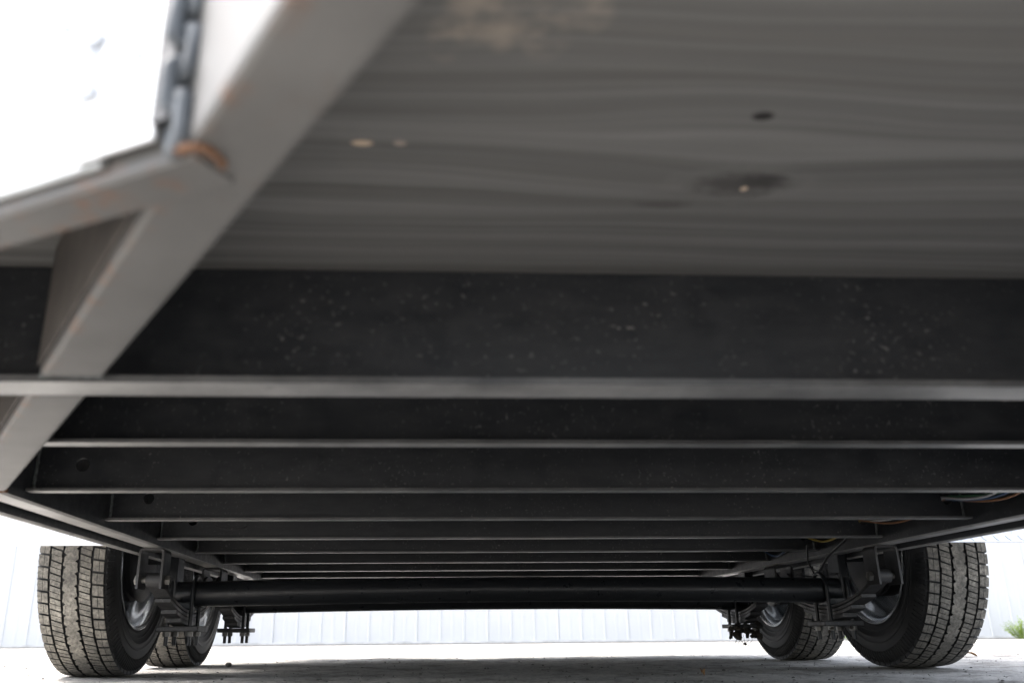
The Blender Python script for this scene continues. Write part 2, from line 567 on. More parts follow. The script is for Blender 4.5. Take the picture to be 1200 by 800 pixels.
def crossmember(y_back, x0, x1, z0, z1, w, t, holes=(), angle=False):
    bm = bmesh.new()
    h = z1 - z0
    pr = angle_profile(w, h, t, t*1.3) if angle else channel_profile(w, h, t, t*1.9)
    if not holes:
        add_prism(bm, pr, lambda u, v, s: (s, y_back+u, z0+v), x0, x1)
    else:
        # flanges and web built apart so that the web can be pierced
        r = t*1.9
        lo = channel_profile(w, h, t, r)
        cut = [p for p in lo]
        zz0, zz1 = z0+r, z1-r
        n = len(lo)
        # lower flange with its bend
        low = [p for p in lo if p[1] <= r+1e-6]
        hi = [p for p in lo if p[1] >= h-r-1e-6]
        add_prism(bm, low, lambda u, v, s: (s, y_back+u, z0+v), x0, x1)
        add_prism(bm, hi, lambda u, v, s: (s, y_back+u, z0+v), x0, x1)
        xs_ = [x0]
        for (hx, hz, hr) in sorted(holes):
            xs_ += [hx-0.03, hx+0.03]
        xs_.append(x1)
        for i in range(0, len(xs_)-1):
            a, b = xs_[i], xs_[i+1]
            if i % 2 == 0:
                add_box(bm, (a, y_back-t, zz0), (b, y_back, zz1))
            else:
                hx, hz, hr = sorted(holes)[i//2]
                N = 20
                for yq in (0,):
                    fr, bk = [], []
                    outer = []
                    for q in range(N):
                        an = 2*PI*(q+.5)/N
                        cx, cz = math.cos(an), math.sin(an)
                        # square boundary point along this direction
                        tx = ((b-hx) if cx > 0 else (hx-a))/max(abs(cx), 1e-6)
                        tz = ((zz1-hz) if cz > 0 else (hz-zz0))/max(abs(cz), 1e-6)
                        tt = min(tx, tz)
                        outer.append((hx+cx*tt, hz+cz*tt))
                        fr.append((hx+cx*hr, hz+cz*hr))
                    # snap nearest boundary points to the corners
                    for (qx, qz) in ((a, zz0), (a, zz1), (b, zz0), (b, zz1)):
                        j = min(range(N), key=lambda e: (outer[e][0]-qx)**2 + (outer[e][1]-qz)**2)
                        outer[j] = (qx, qz)
                    of = [bm.verts.new((p[0], y_back-t, p[1])) for p in outer]
                    ob = [bm.verts.new((p[0], y_back, p[1])) for p in outer]
                    jf = [bm.verts.new((p[0], y_back-t, p[1])) for p in fr]
                    jb = [bm.verts.new((p[0], y_back, p[1])) for p in fr]
                    for q in range(N):
                        e = (q+1) % N
                        bm.faces.new((of[q], of[e], jf[e], jf[q]))
                        bm.faces.new((ob[e], ob[q], jb[q], jb[e]))
                        bm.faces.new((jf[q], jf[e], jb[e], jb[q]))
    film_low(bm, z0+.0015)
    for f in bm.faces:
        if all(v.co.y < y_back-w+.0005 and v.co.z < z0+t+.0012 for v in f.verts):
            f.material_index = 2
    return part('crossmember', bm, [M['black'], M['film'], M['film_edge']], 40)

RI, RO = 0.999, 1.045          # inner and outer face of the main rails (half widths)
XL, XR = XA-RI, XA+RI
ZC, ZR = 0.3527, 0.3354
# front crossmember, deeper, flush with the tongue
c1 = crossmember(0.846, XL+.001, XR-.001, ZR-.003, Z_FLOOR-.001, 0.056, 0.007, angle=True)
for k in range(2, 11):
    yb = 1.1866 + 0.406*(k-2)
    holes = [(-0.617, 0.405, 0.0125), (1.262, 0.404, 0.015)] if k >= 3 else []
    crossmember(yb, XL+.001, XR-.001, ZC, Z_FLOOR-.001, 0.036, 0.005, holes)

# weld beads where crossmembers meet the rails
for k in range(1, 10):
    yb = (0.846 if k == 1 else 1.1866 + 0.406*(k-2))
    for sx, xx in ((1, XL+.002), (-1, XR-.002)):
        bm = bmesh.new()
        pts, rad = [], []
        for i in range(15):
            z = ZC+.004 + i*(0.1/14)
            pts.append((xx + random.uniform(-.0008, .0008), yb-.006 + random.uniform(-.001, .001), z))
            rad.append(random.uniform(0.0022, 0.0042))
        add_tube(bm, pts, rad, 6)
        part('weld_bead', bm, M['weld'], 60)

# --- main rails
def rail(s):
    bm = bmesh.new()
    x0, x1 = sorted((XA+s*RI, XA+s*RO))
    r = 0.004
    pr = [(x0+r, ZR), (x1-r, ZR), (x1, ZR+r), (x1, Z_FLOOR-.002), (x0, Z_FLOOR-.002), (x0, ZR+r)]
    add_prism(bm, pr, lambda u, v, t: (u, t, v), 0.74, Y_REAR-.01)
    film_low(bm, ZR+.0045)
    part('frame_rail', bm, [M['black'], M['rail']])
rail(-1)
rail(1)

# --- outriggers between rail and outer trim, and the outer trim itself
for k in range(1, 11):
    yb = (0.846 if k == 1 else 1.1866 + 0.406*(k-2))
    for s in (-1, 1):
        bm = bmesh.new()
        x0, x1 = sorted((XA+s*(RO+.001), XA+s*(1.066)))
        pr = channel_profile(0.036, Z_FLOOR-.002-.346, 0.005, 0.009)
        add_prism(bm, pr, lambda u, v, t: (t, yb+u, .346+v), x0, x1)
        film_low(bm, .352)
        part('outrigger', bm, [M['black'], M['film']], 40)
for s in (-1, 1):
    bm = bmesh.new()
    x0, x1 = sorted((XA+s*1.068, XA+s*1.084))
    r = .004
    pr = [(x0+r, .322), (x1-r, .322), (x1, .322+r), (x1, .52), (x0, .52), (x0, .322+r)]
    add_prism(bm, pr, lambda u, v, t: (u, t, v), CY+.03, Y_REAR-.01)
    film_low(bm, .327)
    part('side_trim', bm, [M['black'], M['rail']])

# --- tongue beams
def tongue(s):
    def P(x, y, z):
        return (x, y, z) if s < 0 else (2*XA-x, y, z)
    def xr(y): return 0.156 - 0.577*y
    def xl(y): return 0.105 - 0.588*y
    t = 0.007
    def slab(bm, y0, y1, fa, fb, z0, z1):
        pts = []
        v = []
        for y in (y0, y1):
            for f in (fa, fb):
                for z in (z0, z1):
                    v.append(bm.verts.new(P(f(y), y, z)))
        for q in ((0, 1, 3, 2), (4, 6, 7, 5), (0, 2, 6, 4), (1, 5, 7, 3), (0, 4, 5, 1), (2, 3, 7, 6)):
            bm.faces.new([v[i] for i in q])
    bm = bmesh.new()
    y0, y1 = -0.25, 1.462
    for (a, b) in ((y0, 0.785), (0.849, y1)):
        slab(bm, a, b, xl, xr, ZR, Z_FLOOR-.002)
    o = part('tongue_beam', bm, M['tongue'], bevel=.0045)
    # added brown plate on the outer face, shade under the body painted in
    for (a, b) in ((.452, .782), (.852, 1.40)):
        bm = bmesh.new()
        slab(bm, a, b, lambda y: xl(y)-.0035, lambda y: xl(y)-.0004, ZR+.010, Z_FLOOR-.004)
        part('shade_plate', bm, M['shade_brown'], bevel=.001)
    # weld to the front crossmember and to the rail
    n = 24
    for (yy, rr) in ((0.783, .0025), (1.452, .0035)):
        bm = bmesh.new()
        pts, rad = [], []
        for i in range(n):
            f = i/(n-1)
            x = xl(yy)+(xr(yy)-xl(yy))*f
            pts.append(P(x, yy+random.uniform(-.001, .001), ZR+.001))
            rad.append(rr*random.uniform(.6, 1.2))
        add_tube(bm, pts, rad, 6)
        part('weld_bead', bm, M['rust'] if yy > 1 else M['weld'], 60)
tongue(-1)
tongue(1)

# --- slanted nose: header, wall panels, corner trim, front panel
ndir = Vector((NX-(XA-HB), NY-CY, 0)).normalized()          # from side corner to nose
nnor = Vector((ndir.y, -ndir.x, 0))                          # outwards (to the front)
if nnor.y > 0:
    nnor = -nnor
def nose(s):
    def P(v):
        return (v[0], v[1], v[2]) if s < 0 else (2*XA-v[0], v[1], v[2])
    A = Vector((XA-HB, CY, 0))
    L = (Vector((NX, NY, 0))-A).length
    def Q(al, out, z):
        q = A + ndir*al + nnor*out
        return P((q.x, q.y, z))
    bm = bmesh.new()
    # header: angle under the wall
    t = .006
    pr = [(-0.025, .3325), (0.003, .3325), (.005, .3345), (.005, .352), (0, .352), (0, .3385), (-0.025, .3385)]
    add_prism(bm, pr, lambda u, v, q: Q(q, u, v), 0.02, L+.026)
    part('nose_header', bm, M['tongue'])
    bm = bmesh.new()
    pr = [(0.0055, .341), (0.009, .340), (.0105, .342), (.010, .352), (.0055, .354)]
    add_prism(bm, pr, lambda u, v, q: Q(q, u, v), 0.01, L-.035)
    part('nose_trim', bm, M['trim'])
    # skins: two slanted panels with a lapped seam
    seam = L-0.045
    bm = bmesh.new()
    pr = [(.007, .3545), (.010, .3545), (.010, 2.35), (.007, 2.35)]
    add_prism(bm, pr, lambda u, v, q: Q(q, u, v), 0.0, seam)
    part('nose_panel', bm, M['white_skin'])
    bm = bmesh.new()
    add_prism(bm, [(.0105, .345), (.0135, .345), (.0135, 2.35), (.0085, 2.35)], lambda u, v, q: Q(q, u, v), seam-.006, L+.004)
    part('nose_panel', bm, M['white_skin'])
    bm = bmesh.new()
    add_prism(bm, [(.010, .418), (.014, .418), (.0155, .424), (.014, .43), (.010, .43)], lambda u, v, q: Q(q, u, v), 0.0, seam-.008)
    part('nose_belt_strip', bm, M['white_skin'])
    # screws
    for (al, z) in ((L-.012, .40), (L-.012, .47), (L-.055, .395), (seam-.10, .40), (seam-.22, .40), (seam-.34, .40), (seam-.03, .44), (L-.012, .55)):
        bm = bmesh.new()
        c = Vector(Q(al, .012, z))
        n = Vector((nnor.x if s < 0 else -nnor.x, nnor.y, 0))
        add_tube(bm, [c, c+n*.0045], [.0036, .0024], 8)
        part('screw', bm, M['front_grey'])
    # latch-like bracket low on the seam
    bm = bmesh.new()
    for z0 in (.383, .418):
        add_prism(bm, [(.0137, z0), (.0175, z0), (.0175, z0+.006), (.0137, z0+.006)], lambda u, v, q: Q(q, u, v), seam-.008, seam+.004)
    add_prism(bm, [(.0139, .386), (.0155, .386), (.0155, .425), (.0139, .425)], lambda u, v, q: Q(q, u, v), seam-.004, seam-.0005)
    part('seam_bracket', bm, M['front_grey'])
    # black edge trim where the slanted skin ends at the tongue
    bm = bmesh.new()
    add_prism(bm, [(.004, .352), (.016, .352), (.016, 2.34), (.004, 2.34)], lambda u, v, q: Q(q, u, v), L+.0045, L+.016)
    part('edge_trim', bm, M['black'])
    bm = bmesh.new()
    v = [P((NX, NY, 0)), P((XA, .30, 0))]
    pr = [(0, .464), (-.004, .464), (-.004, 2.35), (0, 2.35)]
    a, b = Vector(v[0]), Vector(v[1])
    add_prism(bm, pr, lambda u, z, q: tuple(a.lerp(b, q)[:1])+(a.lerp(b, q)[1]+u, z), 0.0, 1.0)
    part('front_panel', bm, M['white_skin'])
nose(-1)
nose(1)
# rusty weld where the nose header meets the tongue
bm = bmesh.new()
pts, rad = [], []
for i in range(26):
    f = i/25
    W = [(-.122, .379), (-.115, .3745), (-.109, .374), (-.105, .380), (-.102, .391)]
    j = min(int(f*4), 3)
    g_ = f*4-j
    pts.append(Vector((W[j][0]+(W[j+1][0]-W[j][0])*g_, W[j][1]+(W[j+1][1]-W[j][1])*g_, .3335+random.uniform(-.0006, .0006))))
    rad.append(random.uniform(.0015, .0032))
add_tube(bm, pts, rad, 6)
part('weld_bead', bm, M['rust'], 60, label='rusty weld bead where the nose header meets the tongue')

# --- body sides, roof and rear so that the box shades the ground
for s in (-1, 1):
    bm = bmesh.new()
    x0, x1 = sorted((XA+s*1.0855, XA+s*1.0885))
    n = 4
    for i in range(n):
        a = CY+.005 + (Y_REAR-CY-.005)*i/n
        b = CY+.005 + (Y_REAR-CY-.005)*(i+1)/n
        bq = bmesh.new()
        add_box(bq, (x0, a, .345), (x1, b-.003, 2.35))
        part('side_panel', bq, M['white_skin'])
    bm.free()
bm = bmesh.new()
poly_sheet(bm, [(XA-HB, CY), (NX, NY), (XA, .30), (MX, NY), (XA+HB, CY), (XA+HB, Y_REAR), (XA-HB, Y_REAR)], 2.352, 2.38)
part('roof', bm, M['white_skin'])
bm = bmesh.new()
add_box(bm, (XA-HB+.01, Y_REAR+.002, .335), (XA+HB-.01, Y_REAR+.042, 2.35))
part('rear_door', bm, M['white_skin'])

# --- safety chain hanging beside the tongue
chain = part_empty('safety_chain')
def link_mesh():
    bm = bmesh.new()
    n = 28
    L, Rr, r = .0125, .0072, .0050
    ring = []
    pts = []
    for i in range(n):
        a = 2*PI*i/n
        pts.append(Vector((Rr*math.cos(a), 0, (L if math.sin(a) >= 0 else -L)*0.62 + Rr*math.sin(a))))
    rings = []
    for i in range(n):
        t = (pts[(i+1) % n]-pts[i-1]).normalized()
        u = Vector((0, 1, 0))
        v = t.cross(u)
        rings.append([bm.verts.new(pts[i]+(u*math.cos(2*PI*k/8)+v*math.sin(2*PI*k/8))*r) for k in range(8)])
    for i in range(n):
        A, B = rings[i], rings[(i+1) % n]
        for k in range(8):
            bm.faces.new((A[k], A[(k+1) % 8], B[(k+1) % 8], B[k]))
    bmesh.ops.recalc_face_normals(bm, faces=bm.faces)
    me = bpy.data.meshes.new('link')
    bm.to_mesh(me)
    bm.free()
    me.materials.append(M['steel'])
    me.shade_smooth()
    return me
lm = link_mesh()
for i in range(24):
    o = bpy.data.objects.new('link', lm)
    COL.objects.link(o)
    o.parent = chain
    z = .352 + i*.0208
    o.location = Vector((-.1245, .383, z)) - Vector(TB)
    o.rotation_euler = (random.uniform(-.08, .08), random.uniform(-.06, .06), R(40 if i % 2 else 130) + random.uniform(-.15, .15))

# ------------------------------------------------------------------ running gear
D1, SP = 2.76, 0.815
AX = [D1, D1+SP]
HS = 1.010                     # half distance of the springs
T = 1.234                      # half track
RT, ZW = 0.345, 0.342

def axle(y):
    e = part_empty('axle')
    bm = bmesh.new()
    pts = []
    for i in range(33):
        f = i/32*2-1
        pts.append((XA+f*1.045, y, .228 + .010*(1-f*f)))
    add_tube(bm, pts, .0378, 28)
    part('axle_tube', bm, M['axle'], 40, e)
    for s in (-1, 1):
        bm = bmesh.new()
        pr = [(-.035, .185), (.035, .185), (.04, .23), (.036, .35), (.02, .378), (-.02, .378), (-.036, .35), (-.04, .23)]
        add_prism(bm, pr, lambda u, v, t: (t, y+u, v), *sorted((XA+s*1.03, XA+s*1.056)))
        part('drop_bracket', bm, M['axle'], 40, e, .003)
        bm = bmesh.new()
        add_tube(bm, [(XA+s*1.05, y, ZW), (XA+s*1.20, y, ZW)], .026, 20)
        part('spindle', bm, M['axle'], 40, e)
    return e
for y in AX:
    axle(y)

def spring(s, y, front):
    e = part_empty('leaf_spring')
    xc = XA+s*HS
    wd = .0225
    half = .30
    for j, (hl, th) in enumerate(((.315, .009), (.235, .010), (.165, .011), (.105, .012))):
        bm = bmesh.new()
        zt = .182 - j*.0108
        N = 20
        top, bot = [], []
        for i in range(N+1):
            d = (i/N*2-1)*hl
            z = zt + .062*(abs(d)/.315)**1.8
            top.append((y+d, z))
            bot.append((y+d, z-th))
        prof = top + bot[::-1]
        # build as strip quads (the profile is not convex)
        L = [[bm.verts.new((xc+sx*wd, p[0], p[1])) for p in top] for sx in (-1, 1)]
        B = [[bm.verts.new((xc+sx*wd, p[0], p[1])) for p in bot] for sx in (-1, 1)]
        for i in range(N):
            bm.faces.new((L[0][i], L[1][i], L[1][i+1], L[0][i+1]))
            bm.faces.new((B[0][i], B[0][i+1], B[1][i+1], B[1][i]))
            for q in (0, 1):
                bm.faces.new((L[q][i], L[q][i+1], B[q][i+1], B[q][i]))
        for i in (0, N):
            bm.faces.new((L[0][i], L[1][i], B[1][i], B[0][i]))
        part('leaf', bm, M['spring'], 30, e, .0012)
    # spring eyes
    for d in (-1, 1):
        bm = bmesh.new()
        c = (y+d*.322, .252)
        add_tube(bm, [(xc-wd, c[0], c[1]), (xc+wd, c[0], c[1])], .019, 16)
        part('spring_eye', bm, M['spring'], 40, e)
    # seat between tube and spring, tie plate and u-bolts
    bm = bmesh.new()
    add_box(bm, (xc-.03, y-.045, .1825), (xc+.03, y+.045, .205))
    part('spring_seat', bm, M['axle'], None, e, .003)
    bm = bmesh.new()
    add_box(bm, (xc-.062, y-.062, .121), (xc+.062, y+.062, .1365))
    part('tie_plate', bm, M['spring'], None, e, .003)
    for q in (-1, 1):
        xb = xc+q*.0335
        bm = bmesh.new()
        pts = [(xb, y-.0455, .082), (xb, y-.0455, .15), (xb, y-.0455, .235)]
        for i in range(1, 12):
            a = PI*i/12
            pts.append((xb, y-.0455*math.cos(a), .235+.046*math.sin(a)))
        pts += [(xb, y+.0455, .235), (xb, y+.0455, .15), (xb, y+.0455, .082)]
        add_tube(bm, pts, .0062, 10)
        part('u_bolt', bm, M['axle'], 40, e)
        for d in (-1, 1):
            bm = bmesh.new()
            c = Vector((xb, y+d*.0455, .1205))
            add_tube(bm, [c, c-Vector((0, 0, .013))], .0115, 6)
            part('nut', bm, M['zinc'], None, e)
    return e
springs = {}
for y in AX:
    for s in (-1, 1):
        springs[(s, y)] = spring(s, y, y == D1)

def hanger(s, y, drop, w=.034, ln=.035):
    e = part_empty('spring_hanger')
    xc = XA+s*(HS+.008)
    bm = bmesh.new()
    t = .006
    r = .012
    zt = ZR-.0015
    # inverted U, bent from one plate
    out = [(-w, drop), (-w, zt-r)] + [(-w+r-r*math.cos(a), zt-r+r*math.sin(a)) for a in (PI/6, PI/3, PI/2)] + \
          [(w-r+r*math.sin(a), zt-r+r*math.cos(a)) for a in (0, PI/6, PI/3)] + [(w, zt-r), (w, drop)]
    inn = [(u*(w-t)/w, min(v, zt-t)) for u, v in out]
    for a0, a1, b0, b1 in zip(out, out[1:], inn, inn[1:]):
        add_prism(bm, [a0, a1, b1, b0], lambda u, v, q: (xc+u, q, v), y-ln, y+ln)
    bmesh.ops.remove_doubles(bm, verts=bm.verts, dist=1e-5)
    part('hanger_bracket', bm, M['spring'], 40, e)
    bm = bmesh.new()
    add_tube(bm, [(xc-w-.014, y, .252), (xc+w+.014, y, .252)], .0085, 10)
    part('hanger_bolt', bm, M['zinc'], 40, e)
    for q in (-1, 1):
        bm = bmesh.new()
        add_tube(bm, [(xc+q*(w+.001), y, .252), (xc+q*(w+.012), y, .252)], .0135, 6)
        part('nut', bm, M['zinc'], None, e)
for s in (-1, 1):
    hanger(s, D1-.322, .228)
    hanger(s, D1+SP/2, .262, .034, .05)
    hanger(s, D1+SP+.322, .228)
    # equaliser rocker
    bm = bmesh.new()
    y = D1+SP/2
    xc = XA+s*(HS+.008)
    pr = [(-.105, .238), (-.06, .232), (0, .262), (.06, .232), (.105, .238), (.108, .262), (.03, .305), (-.03, .305), (-.108, .262)]
    for q in (-1, 1):
        add_prism(bm, pr, lambda u, v, t: (t, y+u, v), xc+q*.020-.003, xc+q*.020+.003)
    part('equalizer', bm, M['spring'])
    # brake wiring tube above the axle
bm = bmesh.new()
pts = [(XR-.06, D1-.30, .36), (XR-.03, D1-.1, .325), (XR-.01, D1+.02, .285), (XR+.02, D1+.05, .275)]
add_tube(bm, pts, .004, 8)
part('brake_cable', bm, M['wire_black'], 60)
bm = bmesh.new()
add_tube(bm, [(XR-.09, D1-.1, .36), (XR-.05, D1, .32), (XR-.02, D1+.03, .28)], .003, 8)
part('brake_cable', bm, M['wire_black'], 60)

# --- wheels (built once, facing -X inwards, then copied)
def tyre_mesh():
    bm = bmesh.new()
    prof = [(-.078, .203), (-.090, .207), (-.0965, .214), (-.0985, .221), (-.1000, .2225), (-.0995, .225), (-.104, .2345), (-.1062, .2355), (-.1070, .238), (-.1062, .240), (-.1105, .252), (-.1125, .2535), (-.1128, .2565), (-.1118, .258), (-.1125, .268), (-.1138, .2695), (-.1136, .2725), (-.112, .274), (-.112, .284),
            (-.1105, .296), (-.1085, .302), (-.1092, .304), (-.1045, .318), (-.0985, .3285), (-.091, .3335), (-.060, .3352), (0, .3362)]
    full = prof + [(-x, r) for x, r in prof[-2::-1]] + [(.07, .203), (.05, .215), (-.05, .215), (-.07, .203)]
    add_lathe(bm, full, 120, True, 0)
    # tread blocks
    NP = 66
    def rt(x):
        return .3455 - .0042*(abs(x)/.09)**2.2
    def block(xa, xb, a0, a1, skew, rlow=.3325, wob=0):
        ns, nx = 3, 2
        top, low = [], []
        for i in range(ns+1):
            f = i/ns
            a = a0+(a1-a0)*f
            rowt, rowl = [], []
            for j in range(nx+1):
                g = j/nx
                x = xa+(xb-xa)*g
                aa = a + skew*g
                rr = rt(x)
                rowt.append(bm.verts.new((x, rr*math.cos(aa), rr*math.sin(aa))))
                rl = rlow if abs(x) < .085 else .328
                rowl.append(bm.verts.new((x, rl*math.cos(aa), rl*math.sin(aa))))
            top.append(rowt)
            low.append(rowl)
        fs = []
        for i in range(ns):
            for j in range(nx):
                fs.append(bm.faces.new((top[i][j], top[i+1][j], top[i+1][j+1], top[i][j+1])))
        for i in range(ns):
            for j in (0, nx):
                bm.faces.new((top[i][j], low[i][j], low[i+1][j], top[i+1][j])).material_index = 0
        for i in (0, ns):
            for j in range(nx):
                bm.faces.new((top[i][j], top[i][j+1], low[i][j+1], low[i][j])).material_index = 0
        for f in fs:
            f.material_index = 1
    da = 2*PI/NP
    for k in range(NP):
        a = k*da
        j = random.uniform(-.002, .002)
        gap = .085*da
        # shoulders (twice as many narrow lugs), second rows, slanted opposite ways
        for (xa, xb, o_) in ((-.0965, -.0655, 0), (.0655, .0965, .5)):
            w1 = random.uniform(-.0014, .0014)
            sh = (xa, xa*.45+xb*.55+w1, xb) if k % 2 else (xa, xa*.55+xb*.45+w1, xb)
            block(sh[0], sh[1]-.0006, a+gap+da*o_, a+da*(o_+1)-gap, .006)
            block(sh[1]+.0006, sh[2], a+gap+da*(o_+.06), a+da*(o_+1.06)-gap, .006)
        for (xa, xb, o_) in ((-.059, -.0275, .3), (.0275, .059, .8)):
            w1, w2 = random.uniform(-.0012, .0012), random.uniform(-.0012, .0012)
            block(xa+w1, xb+w2, a+gap*.7+da*o_, a+da*(o_+.475), .028)
            block(xa-w1, xb-w2, a+da*(o_+.525), a+da*(o_+1)-gap*.7, .028)
    # centre rib: continuous with toothed edges
    rings = []
    NC = NP*6
    for k in range(NC):
        a = 2*PI*k/NC
        ph = k % 6
        e = .0205 + (-.0075 if ph == 0 else .0012 if ph in (1, 2) else -.0008)
        e2 = .0205 + (-.0075 if ph == 3 else .0012 if ph in (4, 5) else -.0008)
        row = []
        for x, r in ((-e, .333), (-e, rt(.02)), (0, rt(0)), (e2, rt(.02)), (e2, .333)):
            row.append(bm.verts.new((x, r*math.cos(a), r*math.sin(a))))
        rings.append(row)
    for k in range(NC):
        A, B = rings[k], rings[(k+1) % NC]
        for i in range(4):
            f = bm.faces.new((A[i], B[i], B[i+1], A[i+1]))
            f.material_index = 1 if i in (1, 2) else 0
    # fine ribs on both shoulders
    NS = NP*2
    for k in range(NS):
        a = 2*PI*k/NS
        for sg in (-1, 1):
            vs = []
            for (x, r) in ((.0995, .3285), (.1102, .297)):
                for d in (-.0085, .0085):
                    vs.append(bm.verts.new((sg*(x+.0002), r*math.cos(a+d), r*math.sin(a+d))))
                for d in (-.0062, .0062):
                    vs.append(bm.verts.new((sg*(x+.0034), (r+.0006)*math.cos(a+d), (r+.0006)*math.sin(a+d))))
            b0, b1, t0, t1, c0, c1, u0, u1 = vs
            for q in ((b0, t0, u0, c0), (t0, t1, u1, u0), (t1, b1, c1, u1), (b0, b1, t1, t0), (c0, u0, u1, c1)):
                bm.faces.new(q)
    bmesh.ops.recalc_face_normals(bm, faces=bm.faces)
    me = bpy.data.meshes.new('tyre')
    for v in bm.verts:
        v.co.x *= .90
    bm.to_mesh(me)
    bm.free()
    me.materials.append(M['tyre'])
    me.materials.append(M['tread'])
    me.shade_smooth()
    me.set_sharp_from_angle(angle=R(35))
    return me

def lathe_mesh(name, prof, mat, seg=80, ang=35):
    prof = [(x*.9, r) for x, r in prof]
    bm = bmesh.new()
    add_lathe(bm, prof, seg, True)
    bmesh.ops.recalc_face_normals(bm, faces=bm.faces)
    me = bpy.data.meshes.new(name)
    bm.to_mesh(me)
    bm.free()
    me.materials.append(mat)
    me.shade_smooth()
    me.set_sharp_from_angle(angle=R(ang))
    return me

rp = [(-.1005, .217), (-.1035, .2165), (-.1045, .2135), (-.101, .2085), (-.092, .203), (-.080, .201), (-.066, .196), (-.055, .186), (-.030, .178), (.015, .176), (.03, .18),
      (.055, .19), (.08, .2), (.1, .206), (.104, .213)]
inner = [(x+.002, r-.004) for x, r in rp][::-1]
inner = [(x, r if abs(x) > .09 else r) for x, r in inner]
rim_me = lathe_mesh('rim', rp + [(.1035, .2165), (.100, .217)] + inner[1:], M['rim'])
disc_me = lathe_mesh('wheel_disc', [(.020, .045), (.024, .08), (.048, .11), (.050, .14), (.030, .168), (.030, .1755), (.025, .1755), (.025, .165), (.045, .138), (.043, .112), (.019, .082), (.015, .045)], M['rim'])
drum_me = lathe_mesh('brake_drum', [(-.105, .03), (-.105, .128), (-.1005, .136), (-.0985, .136), (-.097, .129), (-.080, .126), (-.076, .131), (-.03, .131), (.012, .122), (.014, .05), (.09, .045), (.092, .03)], M['drum'])
tyre_me = tyre_mesh()
wheel = None
for y in AX:
    for s in (-1, 1):
        e = part_empty('wheel')
        e.location = Vector((XA+s*T, y, ZW)) - Vector(TB)
        # the left wheels are turned round so that the same side faces inwards; each stands at its own angle
        e.rotation_euler = (random.uniform(0, 6), 0, 0 if s > 0 else PI)
        for nm, me in (('tyre', tyre_me), ('rim', rim_me), ('wheel_disc', disc_me), ('brake_drum', drum_me)):
            o = bpy.data.objects.new(nm, me)
            COL.objects.link(o)
            o.parent = e

# --- fenders of bright treadplate
for s in (-1, 1):
    f = part_empty('fender')
    x0, x1 = sorted((XA+s*1.0895, XA+s*1.375))
    prof = [(2.245, .326), (2.275, .52), (2.36, .70), (2.50, .79), (3.865, .79), (4.005, .70), (4.09, .52), (4.12, .326)]
    bm = bmesh.new()
    for (p0, p1) in zip(prof, prof[1:]):
        d = Vector((p1[0]-p0[0], p1[1]-p0[1])).normalized()
        n = Vector((d.y, -d.x))*-.004
        add_prism(bm, [p0, p1, (p1[0]+n.x*-1, p1[1]+n.y*-1), (p0[0]+n.x*-1, p0[1]+n.y*-1)], lambda u, v, q: (q, u, v), x0, x1)
    part('fender_skin', bm, M['tread_plate'], 25, f)
    # raised diamonds on the front slopes
    bm = bmesh.new()
    for (p0, p1) in zip(prof[:3], prof[1:4]):
        a = Vector((0, p0[0], p0[1]))
        dv = Vector((0, p1[0]-p0[0], p1[1]-p0[1]))
        L = dv.length
        dv.normalize()
        nv = Vector((0, dv.z*-1, dv.y))
        rows = int(L/.017)
        for i in range(rows):
            for jx in range(int((x1-x0)/.034)):
                xx = x0+.012+jx*.034+(.017 if i % 2 else 0)
                if xx > x1-.012:
                    continue
                c = a + dv*(.010+i*.017) + Vector((xx, 0, 0))
                dg = (Vector((1, 0, 0)) + dv*(1 if i % 2 else -1)).normalized()
                sd_ = dg.cross(nv).normalized()
                q = [c-dg*.012, c+sd_*.0025, c+dg*.012, c-sd_*.0025]
                b0 = [bm.verts.new(v_) for v_ in q]
                t0 = [bm.verts.new(c + (v_-c)*.6 + nv*.0018) for v_ in q]
                bm.faces.new(t0)
                for r_ in range(4):
                    bm.faces.new((b0[r_], b0[(r_+1) % 4], t0[(r_+1) % 4], t0[r_]))
    o = part('tread_pattern', bm, M['tread_plate'], None, f)
    o['kind'] = 'stuff'
    bm = bmesh.new()
    xe = XA+s*1.375
    for (p0, p1) in zip(prof, prof[1:]):
        c = Vector((3.18, .3))
        q0 = Vector(p0).lerp(c, .03)
        q1 = Vector(p1).lerp(c, .03)
        q0.y = max(q0.y, .326)
        q1.y = max(q1.y, .326)
        add_prism(bm, [p0, p1, tuple(q1), tuple(q0)], lambda u, v, t: (t, u, v), *sorted((xe, xe-s*.003)))
    part('fender_lip', bm, M['tread_plate'], None, f)

# --- wiring through the crossmembers on the right
def wire(name, pts, mat, r=.0028):
    bm = bmesh.new()
    P = [Vector(p) for p in pts]
    out = []
    for i in range(len(P)-1):
        p0, p1, p2, p3 = P[max(i-1, 0)], P[i], P[i+1], P[min(i+2, len(P)-1)]
        for t in (0, .25, .5, .75):
            out.append(.5*((2*p1)+(p2-p0)*t+(2*p0-5*p1+4*p2-p3)*t*t+(3*p1-p0-3*p2+p3)*t**3))
    out.append(P[-1])
    add_tube(bm, out, r*.82, 8)
    return part(name, bm, mat, 60)
def hp(k, dx=0, dz=0):
    return (1.262+dx, 1.1866+.406*(k-2)-.004, .404+dz)
wire('wire', [(1.262, 2.03, .412), (1.258, 1.99, .404), (1.225, 1.86, .382), (1.19, 1.72, .372), (1.17, 1.60, .395)], M['wire_white'], .0034)['label'] = 'white wire'
wire('wire', [(1.266, 2.03, .408), (1.265, 1.99, .400), (1.243, 1.86, .380), (1.215, 1.72, .372), (1.20, 1.60, .395)], M['wire_blue'])['label'] = 'blue wire'
wire('wire', [(1.268, 2.03, .405), (1.270, 1.985, .399), (1.262, 1.86, .377), (1.236, 1.72, .369), (1.22, 1.60, .395)], M['wire_orange'])['label'] = 'orange wire'
